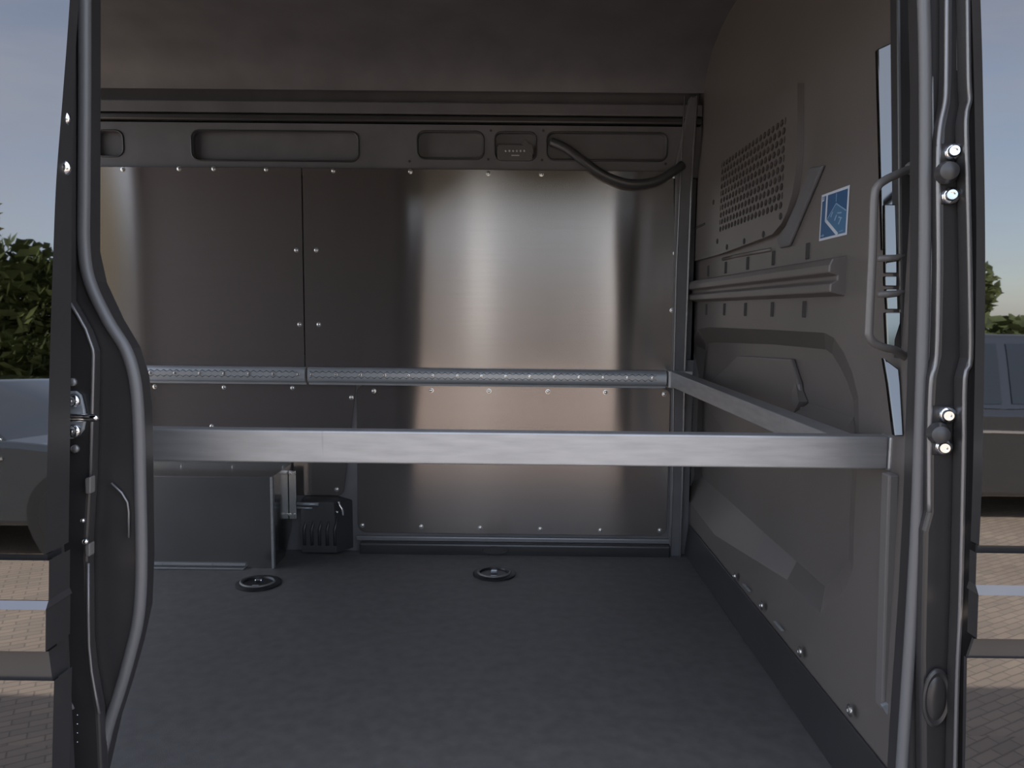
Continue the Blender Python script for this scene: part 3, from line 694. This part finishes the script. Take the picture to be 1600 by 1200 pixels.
sline((.045,.14),(.115,.14),.012,'st_white'); sline((.115,.06),(.115,.15),.012,'st_white'); sline((.07,.07),(.07,.12),.008)
sline((.08,.90),(.20,.90),.012); sline((.16,.87),(.16,.93),.010); sline((.75,.905),(.88,.895),.008)

# striker on the rear jamb
sk1 = thing('door_striker',aty(112,690,1.15),'bright zinc door striker with two bolts and a catch loop on the rear jamb','striker')
spl = [(100,612),(118,611),(126,618),(131,640),(133,655),(130,672),(122,682),(112,686),(100,686)]
MB().prism([aty(x,y,1.158) for x,y in spl],(0,0.006,0)).build('striker_plate','rail',sk1,bevel=0.002)
for px,py in ((117,626),(118,673)): inst('bolt','bolt',aty(px,py,1.156),sk1)
lp = smooth_path([aty(x,y,d) for x,y,d in ((106,650,1.15),(124,651,1.13),(140,651,1.115),(149,652,1.112),(149,654,1.112),(140,655,1.118),(126,654.5,1.13),(106,655,1.15))],5)
MB().tube(lp,0.0042,8).build('catch_loop','chrome',sk1,smooth=True)
for px,py in ((114,597),(118,701)): MB().lathe([(0.007,0),(0.006,0.004),(0,0.005)],12,aty(px,py,1.164),(0,-1,0)).build('blind_rivet','jamb_edge_lit',sk1,smooth=True)
# strikers on the front jamb
def fstr(pb1,pb2,pc,label):
    t = thing('door_latch_stud',aty(pb2[0],pb2[1]+20,1.15),label,'latch stud','latch studs on the front jamb')
    for px,py in (pb1,pb2): inst('bolt','bolt_r',aty(px,py,1.16),t)
    MB().lathe([(0.016,0),(0.017,0.006),(0.012,0.016),(0.011,0.022),(0.013,0.024),(0.006,0.028),(0,0.028)],18,aty(*pc,1.16),(-0.3,-1,0)).build('rubber_buffer','black',t,auto=40)
    MB().prism([aty(x,y,1.162) for x,y in ((pc[0]-14,pb1[1]-14),(pb1[0]+12,pb1[1]-14),(pb2[0]+13,pb2[1]+13),(pc[0]-13,pb2[1]+13))],(0,0.004,0)).build('back_plate','jamb',t,bevel=0.002)
fstr((1489,238),(1485,306),(1478,271),'upper pair of bright bolts with a black buffer on the front jamb')
fstr((1480,648),(1474,698),(1465,676),'lower pair of bright bolts with a black buffer on the front jamb')

# ================================================================== OUTSIDE, mirrored in the doors
def car(name, x0, length, y_side, paint, label, h=1.48, hood=0.92, flip=False):
    t = thing(name,(x0+length/2,y_side-0.9,0),label,'car')
    def X(u): return x0+length*((1-u) if flip else u)
    W=1.8; ys=y_side; yb=y_side-W
    body=[(0,.32),(0.0,.62),(.02,.72),(.08,hood-.10),(.27,hood),(.33,hood+.02),(.85,hood+.04),(.97,hood+.02),(1,.75),(1,.35),(.95,.24),(.04,.24)]
    rings=[]
    for yy,ins,dz in ((ys-0.10,0.0,0.04),(ys,0,0.0),(yb,0,0),(yb+0.1,0,0.04)):
        pass
    mb=MB()
    secs=[(ys-0.06,0.985,0.03),(ys,1.0,0.0)]
    def ring_(y,s,dz): return [(X(0.5+(u-.5)*s), y, (z if z<.6 else z-0) ) for u,z in body]
    R=[ring_(yb,0.985,0),ring_(yb+0.06,1,0),ring_(ys-0.06,1,0),ring_(ys,0.985,0)]
    # tuck sides in at top and bottom
    mb.loft(R,True,True); mb.build('body',paint,t,bevel=0.05,seg=3,auto=40)
    cab=[(.30,hood-0.01),(.43,h-0.03),(.50,h),(.70,h),(.78,h-.04),(.93,hood+.02)]
    R=[[(X(u),yy + (0.16 if sgn<0 else -0.16)*((z-hood)/(h-hood) if z>hood else 0),z) for u,z in cab] for yy,sgn in ((yb+0.05,-1),(ys-0.05,1))]
    MB().loft(R,True,True).build('cabin',paint,t,bevel=0.03,seg=3,auto=40)
    for (ua,ub,uc,ud) in ((.36,.455,.60,.60),(.615,.615,.76,.86)):
        za,zb=hood+.06,h-.07
        def ys_(z): return ys-0.05-0.16*(z-hood)/(h-hood)+0.006
        MB().add([(X(ua),ys_(za),za),(X(ud),ys_(za),za),(X(uc),ys_(zb),zb),(X(ub),ys_(zb),zb)],[(0,1,2,3)]).build('side_window','glass',t,fix=False)
    MB().add([(X(.318),ys-.14,hood+.05),(X(.318),yb+.14,hood+.05),(X(.425),yb+.22,h-.06),(X(.425),ys-.22,h-.06)],[(0,1,2,3)]).build('windscreen','glass',t,fix=False)
    for u in (.18,.82):
        w=MB().lathe([(0.20,-0.10),(0.31,-0.10),(0.325,-0.08),(0.325,0.08),(0.31,0.10),(0.22,0.10),(0.20,0.08)],28,(X(u),ys-0.07,0.325),(0,1,0)).build('tyre','tyre',t,auto=40)
        MB().lathe([(0,0.06),(0.05,0.07),(0.06,0.05),(0.18,0.06),(0.205,0.085),(0.205,0.0),(0,0)],20,(X(u),ys-0.05,0.325),(0,1,0)).build('rim','wheel',t,auto=30)
        MB().lathe([(0.36,-0.02),(0.40,-0.02),(0.40,0.004),(0.36,0.004)],28,(X(u),ys-0.0,0.33),(0,1,0)).build('wheel_arch','tyre',t,auto=40)
        MB().lathe([(0,-0.15),(0.37,-0.15),(0.37,0.002),(0,0.002)],28,(X(u),ys-0.0,0.33),(0,1,0)).build('wheel_well','cavity',t,auto=40)
    MB().box((min(X(.3),X(.95)),ys-0.002,hood-0.14),(max(X(.3),X(.95)),ys+0.012,hood-0.12)).build('side_moulding','chrome',t)
    MB().box((min(X(.01),X(.05)),ys-0.25,.62),(max(X(.01),X(.05)),ys+0.003,.74)).build('headlamp','chrome',t,bevel=0.02)
    return t
car('parked_car',-6.4,4.4,-2.9,'car_blue','blue-grey parked car mirrored in the sliding door',1.42,0.90,True)
car('parked_car',1.7,4.6,-3.2,'car_dark','dark parked car mirrored in the cab door',1.52,0.95,True)

def foliage(c, rad, n, size, name, mt, parent):
    mb=MB()
    for k in range(n):
        d=V((random.gauss(0,1),random.gauss(0,1),random.gauss(0,1))).normalized()*(random.random()**0.4)
        p=V(c)+V((d.x*rad[0],d.y*rad[1],d.z*rad[2]))
        a=V((random.gauss(0,1),random.gauss(0,1),random.gauss(0,1))).normalized(); b=a.orthogonal().normalized(); s=size*random.uniform(.6,1.3)
        mb.add([p-a*s,p+b*s*.5,p+a*s,p-b*s*.5],[(0,1,2,3)])
    return mb.build(name,mt,parent,fix=False)
def tree(x,y,h,r,label,mt='leaf'):
    t=thing('tree',(x,y,0),label,'tree','trees across the yard')
    MB().tube([(x,y,0),(x+.1,y,h*.3),(x-.05,y+.1,h*.6),(x,y,h*.85)],0.18,8).build('trunk','trunk',t,smooth=True)
    foliage((x,y,h*.55),(r,r,h*.45),5000,0.22,'crown',mt,t)
tree(-13,-17,5.4,2.6,'broad dark green tree mirrored at the outer edge of the sliding door')
tree(-19.5,-22,6.8,2.8,'taller tree behind, mirrored above the hedge in the sliding door')
tree(-8.4,-18,3.8,1.6,'low round tree mirrored at the inner edge of the sliding door')
tree(-8.7,-9.2,6.0,0.75,'slim yellow green tree added across the paved yard to tint the panel','leaf2')  # unseen tree added for the yellow strip mirrored in the aluminium panel
hd=thing('hedge',(-12,-13,0),'green hedge behind the parked car mirrored in the sliding door','hedge')
foliage((-12,-13,1.0),(6,0.9,1.3),9000,0.16,'hedge_leaves','leaf',hd)['kind']='stuff'

hd2=thing('hedge',(11,-11,0),'dark hedge behind the dark car mirrored in the cab door','hedge')
foliage((12,-11,0.8),(7,0.9,1.1),9000,0.16,'hedge_leaves','leaf',hd2)['kind']='stuff'

for x,y,h,r,lb in ((-4.5,-27,6.0,2.6,'tallest distant tree at the far yard edge, left of the middle'),(1.5,-29,5.2,2.8,'broad distant tree in the middle of the far yard edge'),
        (7.5,-27,5.6,2.6,'distant tree right of the middle of the far yard edge'),(14.0,-25,5.0,2.6,'low distant tree behind the hedge of the dark car'),(21.0,-24,5.4,2.8,'outermost distant tree on the cab side of the yard')):
    tree(x,y,h,r,lb)
